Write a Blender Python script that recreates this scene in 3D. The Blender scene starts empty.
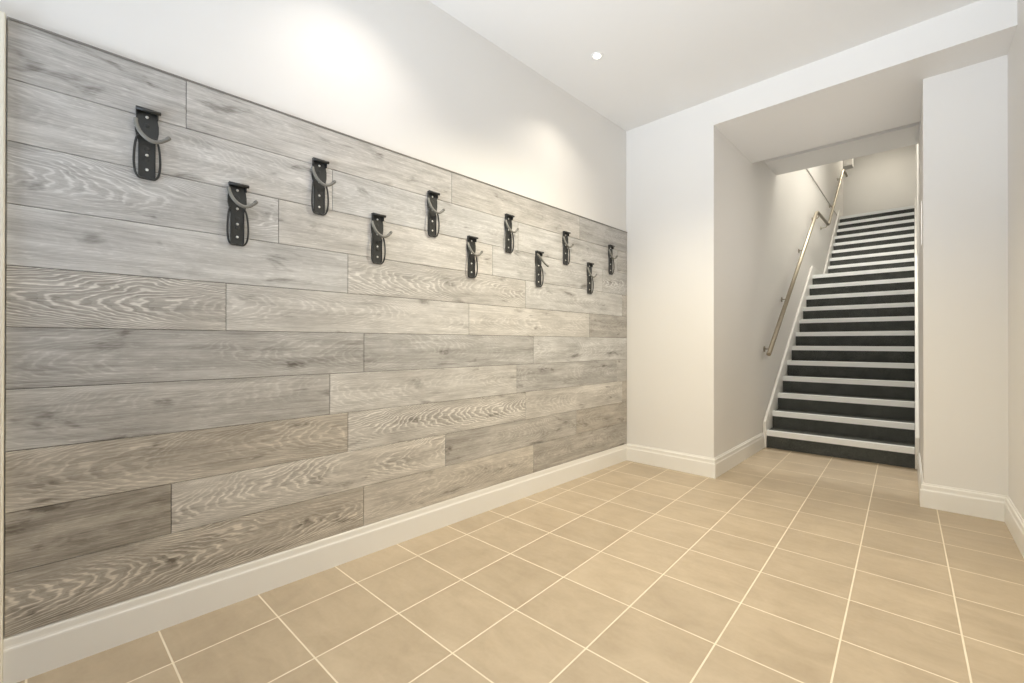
import bpy, bmesh, math, random
from mathutils import Vector, Matrix

S = bpy.context.scene
COL = S.collection
# ------------------------------------------------------------------ camera
CAM_H = 1.085
YAW, PITCH, ROLL, FPX = 0.7344, 0.0032, 0.0013, 434.15
cam = bpy.data.cameras.new('camera')
cam.sensor_width = 36.0
cam.lens = FPX * 36.0 / 1024.0
cam.clip_start = 0.02
cam_o = bpy.data.objects.new('camera', cam)
COL.objects.link(cam_o)
r = Vector((math.cos(YAW), math.sin(YAW), 0)); f = Vector((-math.sin(YAW), math.cos(YAW), 0)); u = Vector((0, 0, 1))
f2 = f * math.cos(PITCH) + u * math.sin(PITCH); u2 = u * math.cos(PITCH) - f * math.sin(PITCH)
r3 = r * math.cos(ROLL) + u2 * math.sin(ROLL); u3 = u2 * math.cos(ROLL) - r * math.sin(ROLL)
M = Matrix((r3, u3, -f2)).transposed().to_4x4()
M.translation = (0, 0, CAM_H)
cam_o.matrix_world = M
S.camera = cam_o
# ------------------------------------------------------------------ world, exposure
w = bpy.data.worlds.new('world'); S.world = w
w.use_nodes = True
w.node_tree.nodes['Background'].inputs[0].default_value = (0.75, 0.86, 1.0, 1)
w.node_tree.nodes['Background'].inputs[1].default_value = 0.06
vs = S.view_settings
S.display_settings.display_device = 'sRGB'
vs.view_transform = 'Standard'; vs.look = 'None'; vs.gamma = 1.0; vs.use_curve_mapping = False
vs.exposure = 0.03
# ------------------------------------------------------------------ large lights
def area(name, loc, target, sx, sy, energy, col):
    l = bpy.data.lights.new(name, 'AREA'); l.shape = 'RECTANGLE'; l.size = sx; l.size_y = sy
    l.energy = energy; l.color = col
    o = bpy.data.objects.new(name, l); COL.objects.link(o); o.location = loc
    o.rotation_euler = (Vector(target) - Vector(loc)).to_track_quat('-Z', 'Y').to_euler()
    return o
def spot(name, loc, energy, col, ang=110, blend=0.8, rad=0.03, target=None):
    l = bpy.data.lights.new(name, 'SPOT'); l.energy = energy; l.color = col
    l.spot_size = math.radians(ang); l.spot_blend = blend; l.shadow_soft_size = rad
    o = bpy.data.objects.new(name, l); COL.objects.link(o); o.location = loc
    if target: o.rotation_euler = (Vector(target) - Vector(loc)).to_track_quat('-Z', 'Y').to_euler()
    return o
COOL_FILL = (0.77, 0.87, 1.0)
WARM = (1.0, 0.90, 0.76)
# unseen fill lamps added behind the camera to brighten ceiling and stair mouth
dl = area('added_rear_fill', (-0.8, -2.15, 0.7), (-0.6, 0.8, 3.05), 2.2, 1.2, 50, COOL_FILL)
dl.data.spread = 1.2       # cool added fill, aimed up to lift the ceiling
dl = area('added_rear_fill', (0.1, -2.2, 1.0), (-1.0, 4.4, 2.0), 0.5, 1.6, 4.0, (1.0, 0.96, 0.85))
dl.data.spread = 0.9  # weak added fill, aimed at the wall beside the stairs

# ------------------------------------------------------------------ helpers
def finish(name, bm, mat, parent=None, smooth=False, kind=None, bevel=0, segs=2):
    bmesh.ops.recalc_face_normals(bm, faces=bm.faces[:])
    me = bpy.data.meshes.new(name); bm.to_mesh(me); bm.free()
    o = bpy.data.objects.new(name, me); COL.objects.link(o)
    mats = mat if isinstance(mat, (list, tuple)) else [mat]
    for m in mats: me.materials.append(m)
    if smooth:
        for p in me.polygons: p.use_smooth = True
    if bevel:
        b = o.modifiers.new('bevel', 'BEVEL'); b.width = bevel; b.segments = segs; b.limit_method = 'ANGLE'
    if parent is not None: o.parent = parent
    if kind: o['kind'] = kind
    return o
def tag(o, label, cat, group=None):
    o['label'] = label; o['category'] = cat
    if group: o['group'] = group
    return o
def empty(name, loc=(0, 0, 0)):
    o = bpy.data.objects.new(name, None); COL.objects.link(o); o.location = loc
    o.empty_display_size = 0.05
    return o
def poly_prism(bm, pts, vec, mi=0):
    """closed polygon (list of 3d points) extruded along vec"""
    v = Vector(vec)
    a = [bm.verts.new(p) for p in pts]; b = [bm.verts.new(Vector(p) + v) for p in pts]
    n = len(pts); fs = []
    fs.append(bm.faces.new(a)); fs.append(bm.faces.new(b[::-1]))
    for i in range(n):
        fs.append(bm.faces.new((a[i], b[i], b[(i + 1) % n], a[(i + 1) % n])))
    for q in fs: q.material_index = mi
    return a + b
def box(bm, x0, x1, y0, y1, z0, z1, mi=0):
    return poly_prism(bm, [(x0, y0, z0), (x1, y0, z0), (x1, y1, z0), (x0, y1, z0)], (0, 0, z1 - z0), mi)
def plan(bm, pts, z0, z1, mi=0):
    return poly_prism(bm, [(p[0], p[1], z0) for p in pts], (0, 0, z1 - z0), mi)
def tube(bm, pts, rad, n=12, cap=True, mi=0):
    pts = [Vector(p) for p in pts]
    rings = []; ref = None
    for i, p in enumerate(pts):
        if i == 0: t = pts[1] - p
        elif i == len(pts) - 1: t = p - pts[i - 1]
        else: t = (pts[i + 1] - p).normalized() + (p - pts[i - 1]).normalized()
        t.normalize()
        if ref is None:
            ref = Vector((0, 0, 1)) if abs(t.z) < 0.9 else Vector((1, 0, 0))
        a = (ref - t * ref.dot(t)).normalized(); ref = a; b = t.cross(a)
        rr = rad[i] if isinstance(rad, (list, tuple)) else rad
        rings.append([bm.verts.new(p + a * rr * math.cos(2 * math.pi * k / n) + b * rr * math.sin(2 * math.pi * k / n)) for k in range(n)])
    for i in range(len(rings) - 1):
        for k in range(n):
            fc = bm.faces.new((rings[i][k], rings[i][(k + 1) % n], rings[i + 1][(k + 1) % n], rings[i + 1][k])); fc.material_index = mi; fc.smooth = True
    if cap:
        bm.faces.new(rings[0][::-1]).material_index = mi; bm.faces.new(rings[-1]).material_index = mi
def smooth_path(pts, seg=8):
    """Catmull-Rom through pts"""
    P = [Vector(p) for p in pts]; P = [P[0] * 2 - P[1]] + P + [P[-1] * 2 - P[-2]]
    out = []
    for i in range(1, len(P) - 2):
        for k in range(seg):
            t = k / seg
            a, b, c, d = P[i - 1], P[i], P[i + 1], P[i + 2]
            out.append(0.5 * ((2 * b) + (c - a) * t + (2 * a - 5 * b + 4 * c - d) * t * t + (3 * b - a - 3 * c + d) * t ** 3))
    out.append(P[-2]); return out
def round_corner(pts, rad, seg=6):
    P = [Vector(p) for p in pts]; out = [P[0]]
    for i in range(1, len(P) - 1):
        a = (P[i - 1] - P[i]); b = (P[i + 1] - P[i]); d = min(rad, a.length * .45, b.length * .45)
        A = P[i] + a.normalized() * d; B = P[i] + b.normalized() * d
        for k in range(seg + 1):
            t = k / seg; out.append(A * (1 - t) ** 2 + P[i] * 2 * t * (1 - t) + B * t * t)
    out.append(P[-1]); return out
def lathe(bm, prof, center, axis='z', n=28, mi=0):
    """prof: list of (r, h); axis of revolution through center"""
    rings = []
    C = Vector(center)
    for rr, h in prof:
        ring = []
        for k in range(n):
            a = 2 * math.pi * k / n
            c, s = rr * math.cos(a), rr * math.sin(a)
            v = {'z': Vector((c, s, h)), 'x': Vector((h, c, s)), 'y': Vector((c, h, s))}[axis]
            ring.append(bm.verts.new(C + v))
        rings.append(ring)
    for i in range(len(rings) - 1):
        for k in range(n):
            fc = bm.faces.new((rings[i][k], rings[i][(k + 1) % n], rings[i + 1][(k + 1) % n], rings[i + 1][k])); fc.material_index = mi; fc.smooth = True
    if prof[0][0] > 1e-6: bm.faces.new(rings[0][::-1]).material_index = mi
    if prof[-1][0] > 1e-6: bm.faces.new(rings[-1]).material_index = mi
    bmesh.ops.remove_doubles(bm, verts=bm.verts[:], dist=1e-6)

# ------------------------------------------------------------------ materials
class NT:
    def __init__(self, name):
        self.m = bpy.data.materials.new(name); self.m.use_nodes = True
        self.t = self.m.node_tree; self.b = self.t.nodes['Principled BSDF']
    def n(self, typ, **kw):
        x = self.t.nodes.new(typ)
        for k, v in kw.items(): setattr(x, k, v)
        return x
    def l(self, a, b): self.t.links.new(a, b)
    def put(self, sock, v):
        if hasattr(v, 'default_value') or hasattr(v, 'is_linked'): self.l(v, sock)
        else: sock.default_value = v
    def math(self, op, a, b=None, c=None, clamp=False):
        x = self.n('ShaderNodeMath', operation=op, use_clamp=clamp)
        self.put(x.inputs[0], a)
        if b is not None: self.put(x.inputs[1], b)
        if c is not None: self.put(x.inputs[2], c)
        return x.outputs[0]
    def noise(self, vec, scale=1, detail=3, rough=0.5, dist=0):
        x = self.n('ShaderNodeTexNoise'); self.put(x.inputs['Vector'], vec)
        x.inputs['Scale'].default_value = scale; x.inputs['Detail'].default_value = detail
        x.inputs['Roughness'].default_value = rough; x.inputs['Distortion'].default_value = dist
        return x.outputs['Fac']
    def vmul(self, v, s):
        x = self.n('ShaderNodeVectorMath', operation='MULTIPLY'); self.put(x.inputs[0], v); x.inputs[1].default_value = s
        return x.outputs[0]
    def map(self, v, a, b, c, d, smooth=False):
        x = self.n('ShaderNodeMapRange'); x.clamp = True
        if smooth: x.interpolation_type = 'SMOOTHSTEP'
        self.put(x.inputs[0], v)
        for i, q in enumerate((a, b, c, d)): x.inputs[i + 1].default_value = q
        return x.outputs[0]
    def mix(self, fac, a, b, blend='MIX'):
        x = self.n('ShaderNodeMix', data_type='RGBA', blend_type=blend)
        self.put(x.inputs[0], fac)
        for s, v in ((x.inputs[6], a), (x.inputs[7], b)):
            if isinstance(v, tuple): s.default_value = (*v, 1) if len(v) == 3 else v
            else: self.l(v, s)
        return x.outputs[2]
    def bump(self, h, strength=0.2, dist=0.002):
        x = self.n('ShaderNodeBump'); x.inputs['Strength'].default_value = strength; x.inputs['Distance'].default_value = dist
        self.l(h, x.inputs['Height']); self.l(x.outputs[0], self.b.inputs['Normal'])
    def attr(self, name):
        return self.n('ShaderNodeAttribute', attribute_name=name)
    def pos(self): return self.n('ShaderNodeNewGeometry').outputs['Position']

def paint(name, col, rough=0.6, tex=60, var=0.015):
    N = NT(name); p = N.pos()
    n1 = N.noise(p, 1.3, 2)
    c = N.mix(n1, tuple(x * (1 - var) for x in col), tuple(min(1, x * (1 + var)) for x in col))
    N.l(c, N.b.inputs['Base Color']); N.b.inputs['Roughness'].default_value = rough
    N.bump(N.noise(p, tex, 3), 0.06, 0.002)
    return N.m
WALL = paint('wall_paint', (0.80, 0.78, 0.75), 0.55)
CEIL = paint('ceiling_paint', (0.82, 0.81, 0.79), 0.7)
TRIM = paint('trim_gloss_paint', (0.84, 0.82, 0.78), 0.32, 25, 0.008)
ARCH = paint('architrave_paint', (0.86, 0.82, 0.70), 0.35, 25, 0.01)

def simple(name, col, rough=0.5, metal=0.0, noise=None, var=0.2, bump=0):
    N = NT(name); p = N.pos()
    if noise:
        k = N.noise(p, noise, 3)
        c = N.mix(k, tuple(x * (1 - var) for x in col), tuple(min(1, x * (1 + var)) for x in col))
        N.l(c, N.b.inputs['Base Color'])
        if bump: N.bump(k, bump, 0.001)
    else: N.b.inputs['Base Color'].default_value = (*col, 1)
    N.b.inputs['Roughness'].default_value = rough; N.b.inputs['Metallic'].default_value = metal
    return N.m
HOOKBLK = simple('powder_coated_steel', (0.042, 0.043, 0.041), 0.42, 0.3, 300, 0.2, 0.1)
RUBBER = simple('grey_rubber_sleeve', (0.205, 0.198, 0.175), 0.5, 0, 200, 0.1)
SCREWM = simple('zinc_screw', (0.78, 0.77, 0.74), 0.3, 0.7)
GAP = simple('dark_joint', (0.05, 0.043, 0.036), 0.8)
CAPM = simple('bronze_edge_trim', (0.20, 0.185, 0.165), 0.45, 0.2, 60, 0.1)
STEEL = simple('brushed_stainless', (0.40, 0.355, 0.28), 0.44, 1.0, 90, 0.06)
NOSE = simple('pale_nosing', (0.90, 0.91, 0.90), 0.32, 0, 250, 0.04)
JOINT = simple('grey_joint', (0.42, 0.40, 0.36), 0.7)
WHITEPL = simple('white_plastic', (0.85, 0.84, 0.82), 0.4)
DOORM = paint('door_paint', (0.78, 0.77, 0.74), 0.4)

def emission(name, col, strength):
    N = NT(name); N.b.inputs['Emission Color'].default_value = (*col, 1); N.b.inputs['Emission Strength'].default_value = strength
    N.b.inputs['Base Color'].default_value = (1, 1, 1, 1)
    return N.m
LENS = emission('lamp_lens', (1.0, 0.93, 0.8), 14)

# floor tiles
TILE = 0.3328; TX0, TY0 = -1.6941 * 1.085, 0.6067 * 1.085
def floor_mat():
    N = NT('porcelain_floor_tile'); p = N.pos()
    sx = N.n('ShaderNodeSeparateXYZ'); N.l(p, sx.inputs[0])
    fx = N.math('DIVIDE', N.math('SUBTRACT', sx.outputs[0], TX0), TILE)
    fy = N.math('DIVIDE', N.math('SUBTRACT', sx.outputs[1], TY0), TILE)
    ax = N.math('PINGPONG', fx, 0.5); ay = N.math('PINGPONG', fy, 0.5)     # distance to the nearest grout line, in tiles
    d = N.math('MINIMUM', ax, ay)
    g = N.map(d, 0.0068, 0.0105, 1, 0)
    ix = N.math('FLOOR', fx); iy = N.math('FLOOR', fy)
    cb = N.n('ShaderNodeCombineXYZ'); N.l(ix, cb.inputs[0]); N.l(iy, cb.inputs[1])
    wn = N.n('ShaderNodeTexWhiteNoise', noise_dimensions='3D'); N.l(cb.outputs[0], wn.inputs[0])
    ofs = N.n('ShaderNodeVectorMath', operation='MULTIPLY_ADD'); N.l(wn.outputs['Color'], ofs.inputs[0]); ofs.inputs[1].default_value = (9, 9, 9); N.l(p, ofs.inputs[2])
    q = ofs.outputs[0]
    n1 = N.noise(q, 5.0, 5, 0.6, 0.6); n2 = N.noise(N.vmul(q, (4, 14, 1)), 1.0, 4, 0.6, 0.8); n3 = N.noise(q, 60, 2)
    k = N.math('ADD', N.math('MULTIPLY', n1, 0.55), N.math('MULTIPLY', n2, 0.35)); k = N.math('ADD', k, N.math('MULTIPLY', n3, 0.10))
    c = N.mix(N.map(k, 0.3, 0.7, 0, 1), (0.375, 0.296, 0.204), (0.515, 0.420, 0.303))
    tone = N.map(wn.outputs['Value'], 0, 1, 0.95, 1.04)
    tc = N.n('ShaderNodeVectorMath', operation='SCALE'); N.l(c, tc.inputs[0]); N.l(tone, tc.inputs['Scale'])
    gc = N.mix(N.noise(p, 14, 2), (0.70, 0.61, 0.47), (0.80, 0.71, 0.57))
    N.l(N.mix(g, tc.outputs[0], gc), N.b.inputs['Base Color'])
    N.l(N.math('ADD', N.map(n1, 0.3, 0.7, 0.36, 0.5), N.math('MULTIPLY', g, 0.35)), N.b.inputs['Roughness'])
    h = N.math('SUBTRACT', N.math('MULTIPLY', n3, 0.08), g)
    N.bump(h, 0.35, 0.002)
    return N.m
FLOORM = floor_mat()

def carpet_mat():
    N = NT('charcoal_stair_carpet'); p = N.pos()
    n1 = N.noise(p, 320, 2, 0.7); n2 = N.noise(p, 9, 3)
    k = N.math('ADD', N.math('MULTIPLY', n1, 0.8), N.math('MULTIPLY', n2, 0.2))
    c = N.mix(N.map(k, 0.35, 0.68, 0, 1), (0.026, 0.028, 0.027), (0.125, 0.130, 0.118))
    N.l(c, N.b.inputs['Base Color']); N.b.inputs['Roughness'].default_value = 0.95
    N.bump(n1, 0.6, 0.004)
    return N.m
CARPET = carpet_mat()

def wood_mat():
    """grey limed oak; attributes: board = (length, across, seed), look = (cathedral, tone, warmth)"""
    N = NT('grey_limed_oak')
    B = N.attr('board').outputs['Vector']; L = N.attr('look').outputs['Vector']
    sb = N.n('ShaderNodeSeparateXYZ'); N.l(B, sb.inputs[0]); sl = N.n('ShaderNodeSeparateXYZ'); N.l(L, sl.inputs[0])
    U, V, SEED = sb.outputs; CATH, TONE, WARMTH = sl.outputs
    seed_v = N.n('ShaderNodeCombineXYZ'); N.l(N.math('ADD', U, N.math('MULTIPLY', SEED, 7.3)), seed_v.inputs[0]); N.l(V, seed_v.inputs[1]); N.l(N.math('MULTIPLY', SEED, 3.1), seed_v.inputs[2])
    P = seed_v.outputs[0]
    # straight fine grain, long streaks and pores
    fine = N.noise(N.vmul(P, (7, 210, 1)), 1, 4, 0.72)
    streak = N.noise(N.vmul(P, (1.6, 34, 1)), 1, 4, 0.6, 0.5)
    blotch = N.noise(N.vmul(P, (2.6, 9, 1)), 1, 4, 0.55, 0.7)
    fleck = N.noise(N.vmul(P, (22, 170, 1)), 1, 3, 0.65)
    mott = N.noise(N.vmul(P, (9, 28, 1)), 1, 4, 0.65, 0.4)
    # cathedral arches: level lines of (across^2 , length) with wobble
    warp = N.noise(N.vmul(P, (2.2, 5, 1)), 1, 2)
    zig = N.noise(N.vmul(P, (13, 42, 1)), 1, 2, 0.5)
    v0 = N.math('ADD', V, N.math('MULTIPLY', N.math('SUBTRACT', warp, 0.5), 0.11))
    g = N.math('MULTIPLY', N.math('MULTIPLY', v0, v0), 760)
    sgn = N.math('SUBTRACT', N.math('MULTIPLY', N.math('GREATER_THAN', N.math('FRACT', N.math('MULTIPLY', SEED, 3.7)), 0.5), 2.0), 1.0)
    g = N.math('ADD', g, N.math('MULTIPLY', N.math('MULTIPLY', U, sgn), 19))
    g = N.math('ADD', g, N.math('MULTIPLY', zig, 2.1)); g = N.math('ADD', g, N.math('MULTIPLY', warp, 7))
    saw = N.math('FRACT', g)
    line = N.map(N.math('PINGPONG', saw, 0.5), 0.26, 0.45, 0, 1, True)
    late = N.map(saw, 0.0, 0.55, 1, 0)
    cmask = N.math('MULTIPLY', CATH, N.map(N.noise(N.vmul(P, (2.4, 6, 1)), 1, 2), 0.36, 0.56, 0.15, 1, True))
    # value
    k = N.math('ADD', N.math('MULTIPLY', N.math('SUBTRACT', blotch, 0.5), 0.56), N.math('MULTIPLY', N.math('SUBTRACT', streak, 0.5), 0.50))
    k = N.math('ADD', k, N.math('MULTIPLY', N.math('SUBTRACT', fine, 0.5), 0.62))
    k = N.math('ADD', k, N.math('MULTIPLY', N.math('SUBTRACT', mott, 0.5), 0.30))
    k = N.math('ADD', k, 0.52)
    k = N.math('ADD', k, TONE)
    k = N.math('ADD', k, N.math('MULTIPLY', N.map(fleck, 0.58, 0.70, 0, 1), 0.17))
    k = N.math('SUBTRACT', k, N.math('MULTIPLY', N.math('MULTIPLY', late, cmask), 0.11))
    k = N.math('ADD', k, N.math('MULTIPLY', N.math('MULTIPLY', line, cmask), N.map(fine, 0.3, 0.65, 0.24, 0.44)))
    # dark knots and smudges
    vor = N.noise(N.vmul(P, (4.6, 13, 1)), 1, 4, 0.55, 0.35)
    kn = N.map(vor, 0.60, 0.74, 0, 1, True)
    k = N.math('SUBTRACT', k, N.math('MULTIPLY', kn, 0.36))
    ramp = N.n('ShaderNodeValToRGB'); N.l(k, ramp.inputs[0])
    e = ramp.color_ramp.elements
    e[0].position = 0.05; e[0].color = (0.138, 0.128, 0.116, 1)
    e[1].position = 1.0; e[1].color = (0.80, 0.795, 0.785, 1)
    m = e.new(0.5); m.color = (0.432, 0.424, 0.412, 1)
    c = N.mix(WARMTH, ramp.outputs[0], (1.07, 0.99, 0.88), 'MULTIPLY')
    N.l(c, N.b.inputs['Base Color'])
    N.l(N.map(k, 0.1, 0.9, 0.58, 0.44), N.b.inputs['Roughness'])
    N.bump(N.math('ADD', N.math('MULTIPLY', fine, 0.6), N.math('MULTIPLY', N.math('MULTIPLY', line, cmask), 0.5)), 0.12, 0.001)
    return N.m
OAK = wood_mat()

# ------------------------------------------------------------------ left wall frame: s along the wall, o out of it
TW = 0.052; XW = -1.9393 * 1.085
wn_ = math.sqrt(1 + TW * TW)
WV = Vector((TW / wn_, 1 / wn_, 0)); WN = Vector((1 / wn_, -TW / wn_, 0)); WD = XW / wn_
def W(s, z, o=0.0):      # o = 0 is the face of the panelling
    p = WV * s + WN * (WD + o); p.z = z; return p
PT = 0.012               # panelling thickness
S0, S1 = -0.1635, 3.608
ZP = 2.1115; ZB = 0.157; ZC = 3.061; ZL = 2.849; ZS2 = 3.0
YF = lambda x: 3.664 - 0.0257 * x
YB = -2.3                # back wall
ZTOP = 6.05              # ceiling over the stairwell
# stairwell walls in plan
RV = [(-1.140, YF(-1.14)), (-1.093, 5.14), (-1.1893 + 0.0194 * 11.6, 11.6)]
XLS = lambda y: -1.1643 + 0.0194 * y            # stair left edge (inner face of the stringer)
RW = [(0.096, 3.985), (0.100, 5.14), (0.195, 13.0)]
XRS = lambda y: 0.070 + (y - 5.14) * 0.01335
XR = lambda y: 0.468 + 0.0096 * (y - 3.664)
Y1 = 5.136; GO = 0.2413; RI = 0.1748; NL = 12
ZLAND = NL * RI; Y2 = 9.085; GO2 = 0.2188; RI2 = 0.1694
ZUP = ZLAND + 0.159 + RI2 * 8
YUP = Y2 + GO2 * 8
YSTOP = Y1 + GO * (NL - 1)

# ------------------------------------------------------------------ room shell
bm = bmesh.new()
plan(bm, [(-3.2, YB - .2), (0.75, YB - .2), (0.75, 5.3), (-3.2, 5.3)], -0.15, 0.0)
finish('floor', bm, FLOORM, kind='structure')
bm = bmesh.new()
a = W(-2.9, 0, -PT); b = W(3.75, 0, -PT)
# left wall with a door opening before the panelling (s from -1.10 to -0.25)
for s0, s1, z0, z1 in ((-2.9, -1.10, 0, ZC), (-1.10, -0.245, 2.05, ZC), (-0.245, S1 + .01, 0, ZC)):
    q = [W(s0, 0, -PT), W(s1, 0, -PT), W(s1, 0, -PT - .15), W(s0, 0, -PT - .15)]
    plan(bm, q, z0, z1)
finish('wall_left', bm, WALL, kind='structure')
# far wall: the left pier and the bulkhead over the stair opening
bm = bmesh.new()
xl = -2.2
plan(bm, [(W(S1, 0, -PT).x - .1, YF(xl)), (RV[0][0], YF(RV[0][0])), (RV[1][0], RV[1][1]), (RV[1][0] - .16, RV[1][1]), (W(S1, 0, -PT).x - .1, YF(xl) + .15)], 0, ZC)
plan(bm, [(RV[0][0], YF(RV[0][0])), (XR(3.65) + .15, YF(XR(3.65) + .15)), (XR(3.65) + .15, 4.73), (RV[0][0] + .0335, 4.73)], ZL, ZC)
finish('wall_far', bm, WALL, kind='structure')
bm = bmesh.new()
plan(bm, [(XR(YB - .2), YB - .2), (XR(YB - .2) + .15, YB - .2), (XR(4.2) + .15, 4.2), (XR(4.2), 4.2)], 0, ZC)
finish('wall_right', bm, WALL, kind='structure')
# right pier, its return and the right side of the stairwell
bm = bmesh.new()
plan(bm, [RW[0], (0.62, 3.99), (0.62, 5.2), RW[1]], 0, ZL)
finish('wall_pier', bm, WALL, kind='structure')
bm = bmesh.new()
plan(bm, [RW[1], (0.35, 5.14), (0.40, 13.2), RW[2]], 0, ZTOP)
finish('wall_stair_right', bm, WALL, kind='structure')
bm = bmesh.new()
plan(bm, [RV[1], RV[2], (RV[2][0] - .15, 11.6), (RV[1][0] - .16, 5.14)], 0, ZTOP)
finish('wall_stair_left', bm, WALL, kind='structure')
bm = bmesh.new()
box(bm, -3.0, 0.42, 13.0, 13.15, ZUP - .2, ZTOP)
finish('wall_stair_end', bm, WALL, kind='structure')
bm = bmesh.new()
box(bm, -3.15, -3.0, 11.4, 13.15, ZUP - .2, ZTOP); box(bm, -3.15, -1.0, 11.42, 11.6, ZUP - .2, ZTOP)
finish('wall_corridor', bm, WALL, kind='structure')
# floor slab crossing over the stairs: soffit at ZS2 up to y = 5.70, and the wall above it
bm = bmesh.new()
plan(bm, [(-1.25, 5.21), (0.30, 5.21), (0.30, 5.696), (-1.25, 5.696)], ZS2, ZS2 + .5)
plan(bm, [(-1.25, 4.70), (0.30, 4.70), (0.30, 5.215), (-1.25, 5.215)], 3.11, 3.25)      # slot between the two soffits
plan(bm, [(-1.25, 5.55), (0.30, 5.55), (0.30, 5.696), (-1.25, 5.696)], ZS2 + .5, ZTOP)
finish('wall_over_stairs', bm, WALL, kind='structure')
bm = bmesh.new()
plan(bm, [(-3.2, YB - .2), (0.75, YB - .2), (0.75, 4.2), (-3.2, 4.2)], ZC, ZC + .12)
finish('ceiling', bm, CEIL, kind='structure')
bm = bmesh.new()
box(bm, -3.2, 0.45, 5.5, 13.2, ZTOP, ZTOP + .1)
finish('ceiling_stairwell', bm, CEIL, kind='structure')
bm = bmesh.new()
box(bm, -3.0, 0.28, YUP + .055, 13.0, ZUP - .2, ZUP)
finish('floor_upper', bm, CARPET, kind='structure')
# bulkhead over the top of the left stair wall
bm = bmesh.new()
box(bm, -3.0, RV[2][0] + .16, 11.6, 11.85, 4.86, ZTOP)
finish('trim_1', bm, WALL, kind='structure')
# back wall behind the camera; its wide doorway is added for the fill lamps
bm = bmesh.new()
box(bm, -3.2, -2.0, YB - .12, YB, 0, ZC); box(bm, 0.4, 0.75, YB - .12, YB, 0, ZC); box(bm, -2.0, 0.4, YB - .12, YB, 2.55, ZC)
finish('wall_back', bm, WALL, kind='structure')
bm = bmesh.new()
for x0, x1 in ((-2.0, -1.93), (-0.835, -0.765), (0.33, 0.40)): box(bm, x0, x1, YB - .1, YB - .03, 0, 2.55)
box(bm, -2.0, 0.4, YB - .1, YB - .03, 2.48, 2.55)
finish('added_doorway_frame', bm, TRIM, kind='structure', bevel=.004)  # frame of the added, unseen doorway

# thin joint line on the stair wall at the level of the upper floor
bm = bmesh.new()
def xw_(y): return -1.1893 + 0.0194 * y
plan(bm, [(xw_(5.7) - .002, 5.7), (xw_(5.7) + .006, 5.7), (xw_(11.6) + .006, 11.6), (xw_(11.6) - .002, 11.6)], ZUP - .010, ZUP + .010)
finish('trim_2', bm, JOINT, kind='structure')

# ------------------------------------------------------------------ baseboards: profile swept along plan lines with mitres
PROF = [(0, 0), (.018, 0), (.018, .108), (.0172, .113), (.0150, .117), (.0138, .123), (.0132, .140), (.0120, .145), (.0075, .149), (.0060, .157), (0, .157)]
def sweep(bm, pts, side=1, prof=PROF):
    P = [Vector((p[0], p[1], 0)) for p in pts]; n = len(P); rings = []
    for i in range(n):
        def nrm(a, b):
            d = (b - a).normalized(); return Vector((d.y, -d.x, 0)) * side
        if i == 0: m = nrm(P[0], P[1])
        elif i == n - 1: m = nrm(P[-2], P[-1])
        else:
            a, b = nrm(P[i - 1], P[i]), nrm(P[i], P[i + 1]); m = (a + b); m = m / (m.dot(a))
        rings.append([bm.verts.new(P[i] + m * d + Vector((0, 0, z))) for d, z in prof])
    k = len(prof)
    for i in range(n - 1):
        for j in range(k):
            bm.faces.new((rings[i][j], rings[i][(j + 1) % k], rings[i + 1][(j + 1) % k], rings[i + 1][j]))
    bm.faces.new(rings[0][::-1]); bm.faces.new(rings[-1])
cn = W(S1, 0, -PT)
ycorner = YF(cn.x)
cs = (ycorner - (WN * (WD - PT)).y) / WV.y
cpt = W(cs, 0, -PT)
bm = bmesh.new()
sweep(bm, [W(-0.165, 0, -PT), W(cs - .001, 0, -PT)])
finish('baseboard_left', bm, TRIM, kind='structure')
bm = bmesh.new()
sweep(bm, [(cpt.x + .012, YF(cpt.x)), (RV[0][0], YF(RV[0][0])), (RV[1][0], RV[1][1] - .0)])
finish('baseboard_far', bm, TRIM, kind='structure')
bm = bmesh.new()
sweep(bm, [(0.0995, 5.11), RW[0], (XR(3.99), 3.99)])
finish('baseboard_pier', bm, TRIM, kind='structure')
bm = bmesh.new()
sweep(bm, [(XR(3.985), 3.972), (XR(YB), YB)])
finish('baseboard_right', bm, TRIM, kind='structure')

# ------------------------------------------------------------------ door beyond the panelling (only its frame edge is in view)
bm = bmesh.new()
AP = [(-0.245, 0), (-0.245, 2.05), (-1.10, 2.05), (-1.10, 0), (-1.17, 0), (-1.17, 2.12), (-0.1655, 2.12), (-0.1655, 0)]
poly_prism(bm, [W(s, z, -PT) for s, z in AP], WN * 0.030)
finish('door_1', bm, ARCH, kind='structure', bevel=.004)
bm = bmesh.new()
poly_prism(bm, [W(s, z, -PT - .10) for s, z in ((-0.25, .005), (-0.25, 2.045), (-1.095, 2.045), (-1.095, .005))], WN * 0.044)
finish('door_leaf', bm, DOORM, parent=bpy.data.objects['door_1'], bevel=.002)
hb = bmesh.new()
tube(hb, round_corner([W(-1.03, 1.0, -PT - .06), W(-1.03, 1.0, .0), W(-.90, 1.0, .0)], .015), .009)
finish('door_handle', hb, STEEL, parent=bpy.data.objects['door_1'])

# ------------------------------------------------------------------ oak panelling
random.seed(5)
ZROWS = [2.1115, 1.923, 1.7245, 1.526, 1.330, 1.1335, 0.935, 0.738, 0.5435, 0.352, 0.150]
FIRST = [.295, .867, .628, .945, .430, 1.03, .857, .947, .253, 1.03]
LB = 1.2885
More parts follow.
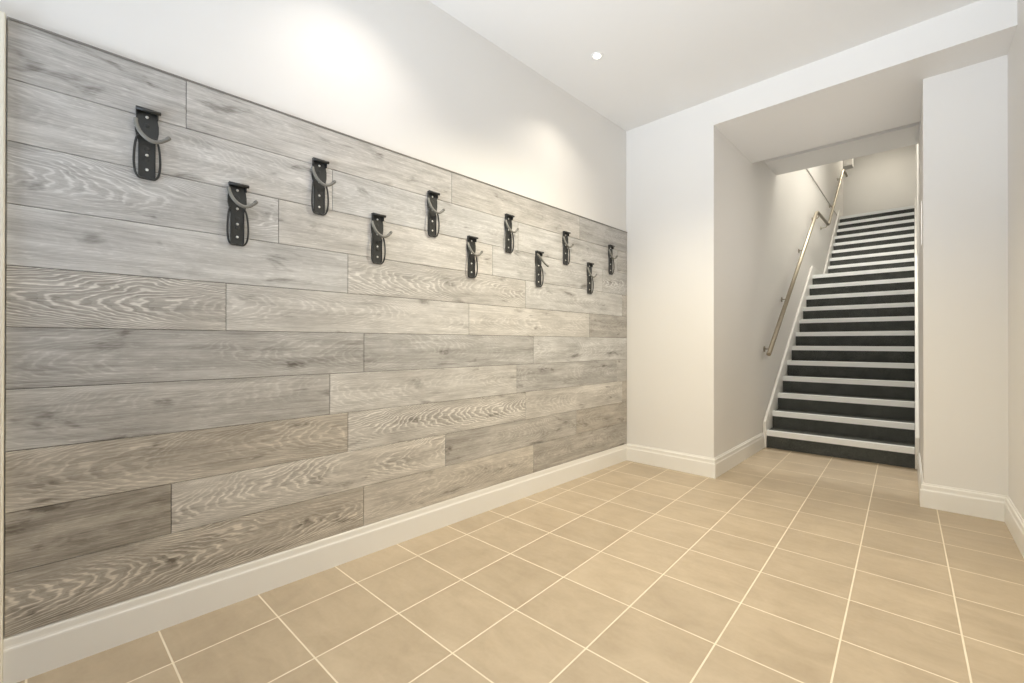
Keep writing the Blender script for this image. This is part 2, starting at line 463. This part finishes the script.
#            cathedral strength for each board of each row, tone
CA = [[.05, .1, .1, .2], [.25, .2, .15, .3], [.55, .15, .2, .9], [.15, .72, .3, .35], [1.0, .35, .3, .25], [.3, .3, .35, .3],
      [.2, .35, .3, .3], [.45, 1.0, .35, .3], [.1, .8, .3, .25], [.85, .3, .3, .3]]
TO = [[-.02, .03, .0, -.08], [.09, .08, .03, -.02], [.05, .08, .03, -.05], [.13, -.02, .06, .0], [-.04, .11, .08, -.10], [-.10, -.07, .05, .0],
      [.0, .10, -.08, -.04], [-.08, .0, .09, .0], [-.20, .04, -.06, -.12], [-.12, .02, -.10, .0]]  # lower-left boards darkened: partly board tone, partly painted shade
bm = bmesh.new()
ly_b = bm.verts.layers.float_vector.new('board'); ly_l = bm.verts.layers.float_vector.new('look')
GW = 0.0009
for rI in range(10):
    zt, zb = ZROWS[rI], ZROWS[rI + 1]
    js = [S0 - .0195]; q = FIRST[rI]
    while q < S1 - .02: js.append(q); q += LB
    js.append(S1 - .001)
    for i in range(len(js) - 1):
        s0, s1 = js[i] + (GW if i else 0.02), js[i + 1] - GW
        zz0, zz1 = zb + GW, zt - GW
        c = 0.0016
        outer = [(s0, zz0), (s1, zz0), (s1, zz1), (s0, zz1)]
        inner = [(s0 + c, zz0 + c), (s1 - c, zz0 + c), (s1 - c, zz1 - c), (s0 + c, zz1 - c)]
        rings = []
        for rect, o in ((outer, -PT + .001), (outer, -c), (inner, 0.0)):
            rings.append([bm.verts.new(W(s, z, o)) for s, z in rect])
        fs = [bm.faces.new(rings[2])]
        for A, Bq in ((0, 1), (1, 2)):
            for k in range(4): fs.append(bm.faces.new((rings[A][k], rings[A][(k + 1) % 4], rings[Bq][(k + 1) % 4], rings[Bq][k])))
        seed = random.uniform(0, 20); cath = CA[rI][min(i, 3)]; tone = TO[rI][min(i, 3)]; warm = random.uniform(.0, .4) + (.9 if rI > 6 and i == 0 else .45 if rI > 6 else 0)  # random warmth, plus warm floor-bounce light painted into the lower rows
        for rg, rect in zip(rings, (outer, outer, inner)):
            for v, (s, z) in zip(rg, rect):
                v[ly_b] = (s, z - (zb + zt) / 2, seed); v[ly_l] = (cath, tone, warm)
nb = len(bm.faces)
bv = poly_prism(bm, [W(S0, .15, -PT), W(S1, .15, -PT), W(S1, ZP - .002, -PT), W(S0, ZP - .002, -PT)], WN * (PT - .0065), 1)
panel_o = finish('wood_panelling', bm, [OAK, GAP])
tag(panel_o, 'grey limed oak plank panelling covering the lower part of the left wall', 'wall panelling')
bm = bmesh.new()
poly_prism(bm, [W(S0, ZP - .002, -PT), W(S1, ZP - .002, -PT), W(S1, ZP - .002, .0025), W(S0, ZP - .002, .0025)], (0, 0, .007))
finish('edge_strip', bm, CAPM, parent=panel_o)

# ------------------------------------------------------------------ staircase
st = empty('staircase', (XLS(Y1), Y1, 0))
tag(st, 'long straight staircase in charcoal carpet with pale nosing strips, rising beyond the opening', 'staircase')
def put(o, parent):          # keep world coordinates under a parent that sits elsewhere
    o.parent = parent; o.matrix_parent_inverse = Matrix.Translation(-parent.location) if parent.parent is None else Matrix.Identity(4)
    return o
def step(y0, y1, z0, z1, first_z=None):
    """one carpeted step: riser at y0, tread back to y1"""
    bm = bmesh.new()
    xa0, xa1, xb0, xb1 = XLS(y0), XLS(y1), XRS(y0), XRS(y1)
    zb = max(0.0, z0 - .14)
    prof = [(y0, z0), (y0, z1), (y1, z1), (y1, zb + (z1 - z0 if z0 > 0 else 0)), (y0 + .03, zb)] if z0 > 0 else [(y0, 0), (y0, z1), (y1, z1), (y1, 0)]
    va = [bm.verts.new((XLS(y), y, z)) for y, z in prof]; vb = [bm.verts.new((XRS(y), y, z)) for y, z in prof]
    n = len(prof)
    bm.faces.new(va); bm.faces.new(vb[::-1])
    for i in range(n): bm.faces.new((va[i], vb[i], vb[(i + 1) % n], va[(i + 1) % n]))
    o = put(finish('step', bm, CARPET), st)
    bm = bmesh.new()
    L = [(y0 - .009, z1 - .050), (y0 - .009, z1 + .0035), (y0 + .050, z1 + .0035), (y0 + .050, z1 - .001), (y0 - .001, z1 - .001), (y0 - .001, z1 - .050)]
    va = [bm.verts.new((XLS(y0) + .002, y, z)) for y, z in L]; vb = [bm.verts.new((XRS(y0) - .002, y, z)) for y, z in L]
    n = len(L); bm.faces.new(va); bm.faces.new(vb[::-1])
    for i in range(n): bm.faces.new((va[i], vb[i], vb[(i + 1) % n], va[(i + 1) % n]))
    nz = finish('nosing', bm, NOSE, bevel=.0015)
    nz.parent = o
for k in range(NL):
    step(Y1 + GO * k, (Y1 + GO * (k + 1)) if k < NL - 1 else Y2, RI * k, RI * (k + 1))
zz = ZLAND
for k in range(9):
    z1 = ZLAND + .159 + RI2 * k
    step(Y2 + GO2 * k, Y2 + GO2 * (k + 1) if k < 8 else YUP + .054, zz, z1); zz = z1
# painted stringers on both sides
SL = RI / GO; SL2 = RI2 / GO2
def stringer(xi, sgn, th, name='stringer', y_start=None, zlow=0.0):
    up = .125
    ya = Y1 - .035 if y_start is None else y_start
    top = [(ya, .157), (ya, RI + (ya - Y1) * SL + up)] if RI + (ya - Y1) * SL + up > .157 else [(ya, .157), (Y1 + (.157 - up - RI) / SL, .157)]
    top = [(ya, max(zlow, RI + (ya - Y1) * SL + up))]
    top += [(YSTOP + .015, ZLAND + up + .012), (YSTOP + .03, ZLAND + .145), (Y2 - .16, ZLAND + .145), (YUP + .0, ZUP + up + .02), (YUP + .06, ZUP + .12), (11.55, ZUP + .12)]
    bot = [(11.55, ZUP - .05), (YUP, ZUP - .25), (Y2 + .05, ZLAND - .25), (YSTOP, ZLAND - .25), (Y1 + .2, zlow), (ya, zlow)]
    bm = bmesh.new()
    pr = top + bot; n = len(pr)
    va = [bm.verts.new((xi(y), y, z)) for y, z in pr]; vb = [bm.verts.new((xi(y) + sgn * th, y, z)) for y, z in pr]
    f1 = bm.faces.new(va); f2_ = bm.faces.new(vb[::-1])
    for i in range(n): bm.faces.new((va[i], vb[i], vb[(i + 1) % n], va[(i + 1) % n]))
    return put(finish(name, bm, TRIM, bevel=.006), st)
stringer(lambda y: XLS(y) + .004, -1, .0285)
stringer(XRS, 1, .0295)

# ------------------------------------------------------------------ handrail
def XH(y): return XLS(y) + .055
hr = empty('handrail', (XH(5.0), 5.0, .9))
tag(hr, 'long stainless steel tube handrail on brackets along the left stair wall', 'handrail')
RP = [(4.985, .972), (7.82, 3.045), (8.95, 3.068), (10.906, 4.570), (11.47, 4.600)]
rp = round_corner([(XH(y), y, z) for y, z in RP], .09, 6)
bm = bmesh.new(); tube(bm, rp, .021, 16)
put(finish('rail', bm, STEEL), hr)
def rail_z(y):
    for (a, za), (b, zb) in zip(RP, RP[1:]):
        if a <= y <= b: return za + (zb - za) * (y - a) / (b - a)
for y in (5.16, 5.95, 6.95, 7.95, 8.75, 9.7, 10.7):
    x, z = XH(y), rail_z(y); xw = xw_(y)
    bm = bmesh.new()
    tube(bm, round_corner([(xw + .004, y, z - .075), (x, y, z - .075), (x, y, z - .018)], .03, 5), .006, 10)
    br = put(finish('bracket', bm, STEEL), hr)
    bm = bmesh.new()
    lathe(bm, [(.0305, -.001), (.0305, .003), (.028, .006), (.012, .007), (.010, .007)], (xw, y, z - .075), 'x', 24)
    rs = finish('bracket_rose', bm, STEEL); rs.parent = br

# ------------------------------------------------------------------ bike hooks
def hook_local(straight=False):
    """local frame: X along the wall, Y out of the wall, Z up; origin = bottom centre of the plate on the wall"""
    H = .258
    parts = []
    # plate: pressed steel with a wide head, waisted, rounded foot
    half = [(.0, .000), (.016, .0005), (.023, .006), (.0245, .02), (.0245, .10), (.0245, .128), (.0255, .142), (.031, .158), (.0345, .178), (.0345, .205), (.031, .226), (.031, H - .006), (.029, H)]
    out = [(-x, z) for x, z in half[::-1]] + half[1:]
    bm = bmesh.new()
    poly_prism(bm, [(x, .001, z) for x, z in out], (0, .0045, 0))
    # folded side flanges along the head, embossed ribs
    for sx in (-1, 1):
        x = sx * .0305
        poly_prism(bm, [(x - .0017, .005, .228), (x + .0017, .005, .228), (x + .0017, .005, H - .002), (x - .0017, .005, H - .002)], (0, .012, 0))
        poly_prism(bm, [(sx * .0236 - .0012, .005, .012), (sx * .0236 + .0012, .005, .012), (sx * .0236 + .0012, .005, .132), (sx * .0236 - .0012, .005, .132)], (0, .005, 0))
    for z in (.075, .113, .2): lathe(bm, [(.0085, .005), (.0078, .0066), (.005, .0072), (.0001, .0066)], (0, 0, z), 'y', 16)
    parts.append(('back_plate', bm, HOOKBLK, 0.0012))
    # top lip: folded shelf with a rolled front bar
    bm = bmesh.new()
    poly_prism(bm, [(-.032, .001, H - .004), (.032, .001, H - .004), (.032, .018, H - .006), (-.032, .018, H - .006)], (0, 0, .005))
    tube(bm, [(-.033, .0195, H - .0065), (.039, .0195, H - .0065)], .0068, 10)
    parts.append(('top_lip', bm, HOOKBLK, 0))
    # wire tyre rest: two loops bowing out from the waist to the foot
    for sx in (-1, 1):
        bm = bmesh.new()
        pts = [(sx * .024, .006, .158), (sx * .0295, .010, .146), (sx * .0345, .015, .118), (sx * .0370, .0175, .082), (sx * .0370, .0165, .048), (sx * .0325, .012, .018), (sx * .022, .0075, .004), (sx * .006, .006, .004)]
        tube(bm, smooth_path(pts, 6), .0038, 8)
        parts.append(('wire_loop', bm, HOOKBLK, 0))
    # hook arm: J shaped rod in a rubber sleeve, pivoting on the left of the head
    bm = bmesh.new()
    J = [(-.0315, .010, .214), (-.0325, .016, .201), (-.030, .021, .184), (-.022, .025, .164), (-.008, .028, .147), (.010, .030, .137), (.029, .031, .138), (.047, .032, .149), (.062, .033, .163)]
    if straight: J = [(-.027, .010, .236), (-.019, .022, .226), (-.004, .030, .207), (.015, .035, .186), (.036, .037, .169), (.056, .038, .159), (.072, .038, .155)]
    pth = smooth_path(J, 7)
    tube(bm, pth, .0066, 12)
    d = (pth[-1] - pth[-2]).normalized()
    tube(bm, [pth[-1] - d * .012, pth[-1] - d * .001, pth[-1] + d * .002], [.0073, .0073, .005], 12)
    parts.append(('hook_arm', bm, RUBBER, 0))
    for z in (.036, .083 - .035 + .042, .154, .231):
        bm = bmesh.new()
        lathe(bm, [(.0052, .0050), (.0052, .0065), (.004, .0082), (.0018, .0088), (.0012, .0078), (.0001, .0078)], (0, 0, z), 'y', 14)
        parts.append(('screw', bm, SCREWM, 0))
    return parts
HOOKS = [(.177, 1.689), (.468, 1.490), (.803, 1.690), (1.100, 1.496), (1.442, 1.696), (1.734, 1.490), (2.057, 1.694), (2.363, 1.492), (2.679, 1.692), (3.000, 1.492), (3.319, 1.689)]
ARM = [2, 5, 3, 6, 2, 5, 5, 0, 2, 4, 4]        # swing of the arm, degrees
HL = ['nearest and largest black bike hook, first from the left in the upper row',
      'first bike hook from the left in the lower row, arm nearly level',
      'second bike hook from the left in the upper row, right of the largest hook',
      'second bike hook from the left in the lower row',
      'third bike hook from the left in the upper row',
      'third bike hook from the left in the lower row, arm tip raised',
      'fourth bike hook from the left in the upper row',
      'fourth bike hook in the lower row, its arm a straight slope down to the right',
      'fifth bike hook from the left in the upper row, next to last there',
      'last and rightmost bike hook of the lower row, smallest there',
      'last bike hook of the upper row, closest to the wall corner']
ang = math.atan2(WV.y, WV.x)
def hook_matrix(s, z):
    X, Y, Z = WV, WN, Vector((0, 0, 1))          # along the wall away from the camera, out of the wall, up
    m = Matrix((X, Y, Z)).transposed().to_4x4(); m.translation = W(s, z, .0)
    return m
def hook_parts(root, straight=False):
    out = []
    for nm, b, mt, bv_ in hook_local(straight):
        for v in b.verts: v.co.y = -v.co.y      # out of the wall is local -Y
        out.append(finish(nm, b, mt, parent=root, bevel=bv_))
    return out
protos = []
for i, ((s, z), dg, lb) in enumerate(zip(HOOKS, ARM, HL)):
    root = empty('bike_hook'); m = hook_matrix(s, z)
    # the frame (along, out, up) is left handed seen from the room, so it is mirrored into a rotation
    root.location = m.translation
    root.rotation_euler = (0, 0, math.atan2(WV.y, WV.x))
    tag(root, lb, 'bike hook', 'bike hooks on the oak panelling')
    if i == 0:
        protos = hook_parts(root); kids = protos
    else:
        kids = []
        for po in (hook_parts(root, True) if i == 7 else protos):
            if i == 7: kids.append(po); continue
            c = po.copy(); COL.objects.link(c); c.parent = root; kids.append(c)
    for c in kids:
        if c.name.startswith('hook_arm'):
            piv = Vector((-.0315, -.012, .207))
            turn = Matrix.Rotation(math.radians(-dg), 4, 'Y')
            c.matrix_local = Matrix.Translation(piv + Vector((0, 0, .022 if i == 1 else 0))) @ turn @ Matrix.Translation(-piv)

# ------------------------------------------------------------------ recessed downlights
def downlight(x, y, zc, label, energy, col=WARM, angle=118, blend=.9, rad=.028):
    t = empty('recessed_downlight', (x, y, zc))
    tag(t, label, 'ceiling light')
    bm = bmesh.new()
    lathe(bm, [(.023, .0), (.023, -.001), (.026, -.004), (.038, -.005), (.042, -.002), (.042, .0005)], (0, 0, 0), 'z', 40)
    finish('trim_ring', bm, WHITEPL, parent=t)
    bm = bmesh.new()
    lathe(bm, [(.0001, -.0045), (.010, -.0043), (.017, -.0035), (.0225, -.0015), (.0225, -.0005), (.0001, -.0005)], (0, 0, 0), 'z', 32)
    finish('lens', bm, LENS, parent=t)
    sp = spot('downlight_beam', (x, y, zc - .012), energy, col, angle, blend, rad)
    return t
downlight(-1.566, 2.604, ZC, 'small round recessed downlight glowing in the white ceiling', 29, (1.0, 0.91, 0.76))
downlight(-1.63, 1.04, ZC, 'recessed downlight over the middle of the oak panelling, above the frame', 29, (1.0, 0.90, 0.80))
downlight(-0.85, 2.10, ZC, 'recessed downlight over the middle of the tiled floor, above the frame', 262, (1.0, 0.90, 0.68), 130)
downlight(-0.65, 7.2, ZTOP, 'recessed downlight high over the stair landing, above the frame', 930, (1.0, 0.97, 0.88), 120, rad=.22)
downlight(-0.40, 11.7, ZTOP, 'recessed downlight over the top of the stairs, above the frame', 118, (1.0, 0.93, 0.78), 150)

# fill light added flush in the right pier's inner face to brighten the stair mouth
wl = empty('added_pier_fill', (0.0971, 4.30, 1.95))
tag(wl, 'added oblong fill light, flush in the inner face of the right pier', 'added fill light')
bm = bmesh.new(); box(bm, -.0020, .0005, -.06, .06, -.16, .16)
finish('face_plate', bm, WHITEPL, parent=wl)
bm = bmesh.new(); box(bm, -.0032, -.0015, -.05, .05, -.15, .15)
finish('diffuser', bm, emission('added_fill_diffuser', (1.0, 0.95, 0.86), 0.6), parent=wl)
area('added_pier_fill_glow', (0.0971 - .0045, 4.30, 1.95), (-1.1, 4.30, 1.96), .09, .28, 3.1, (1.0, 0.95, 0.89))
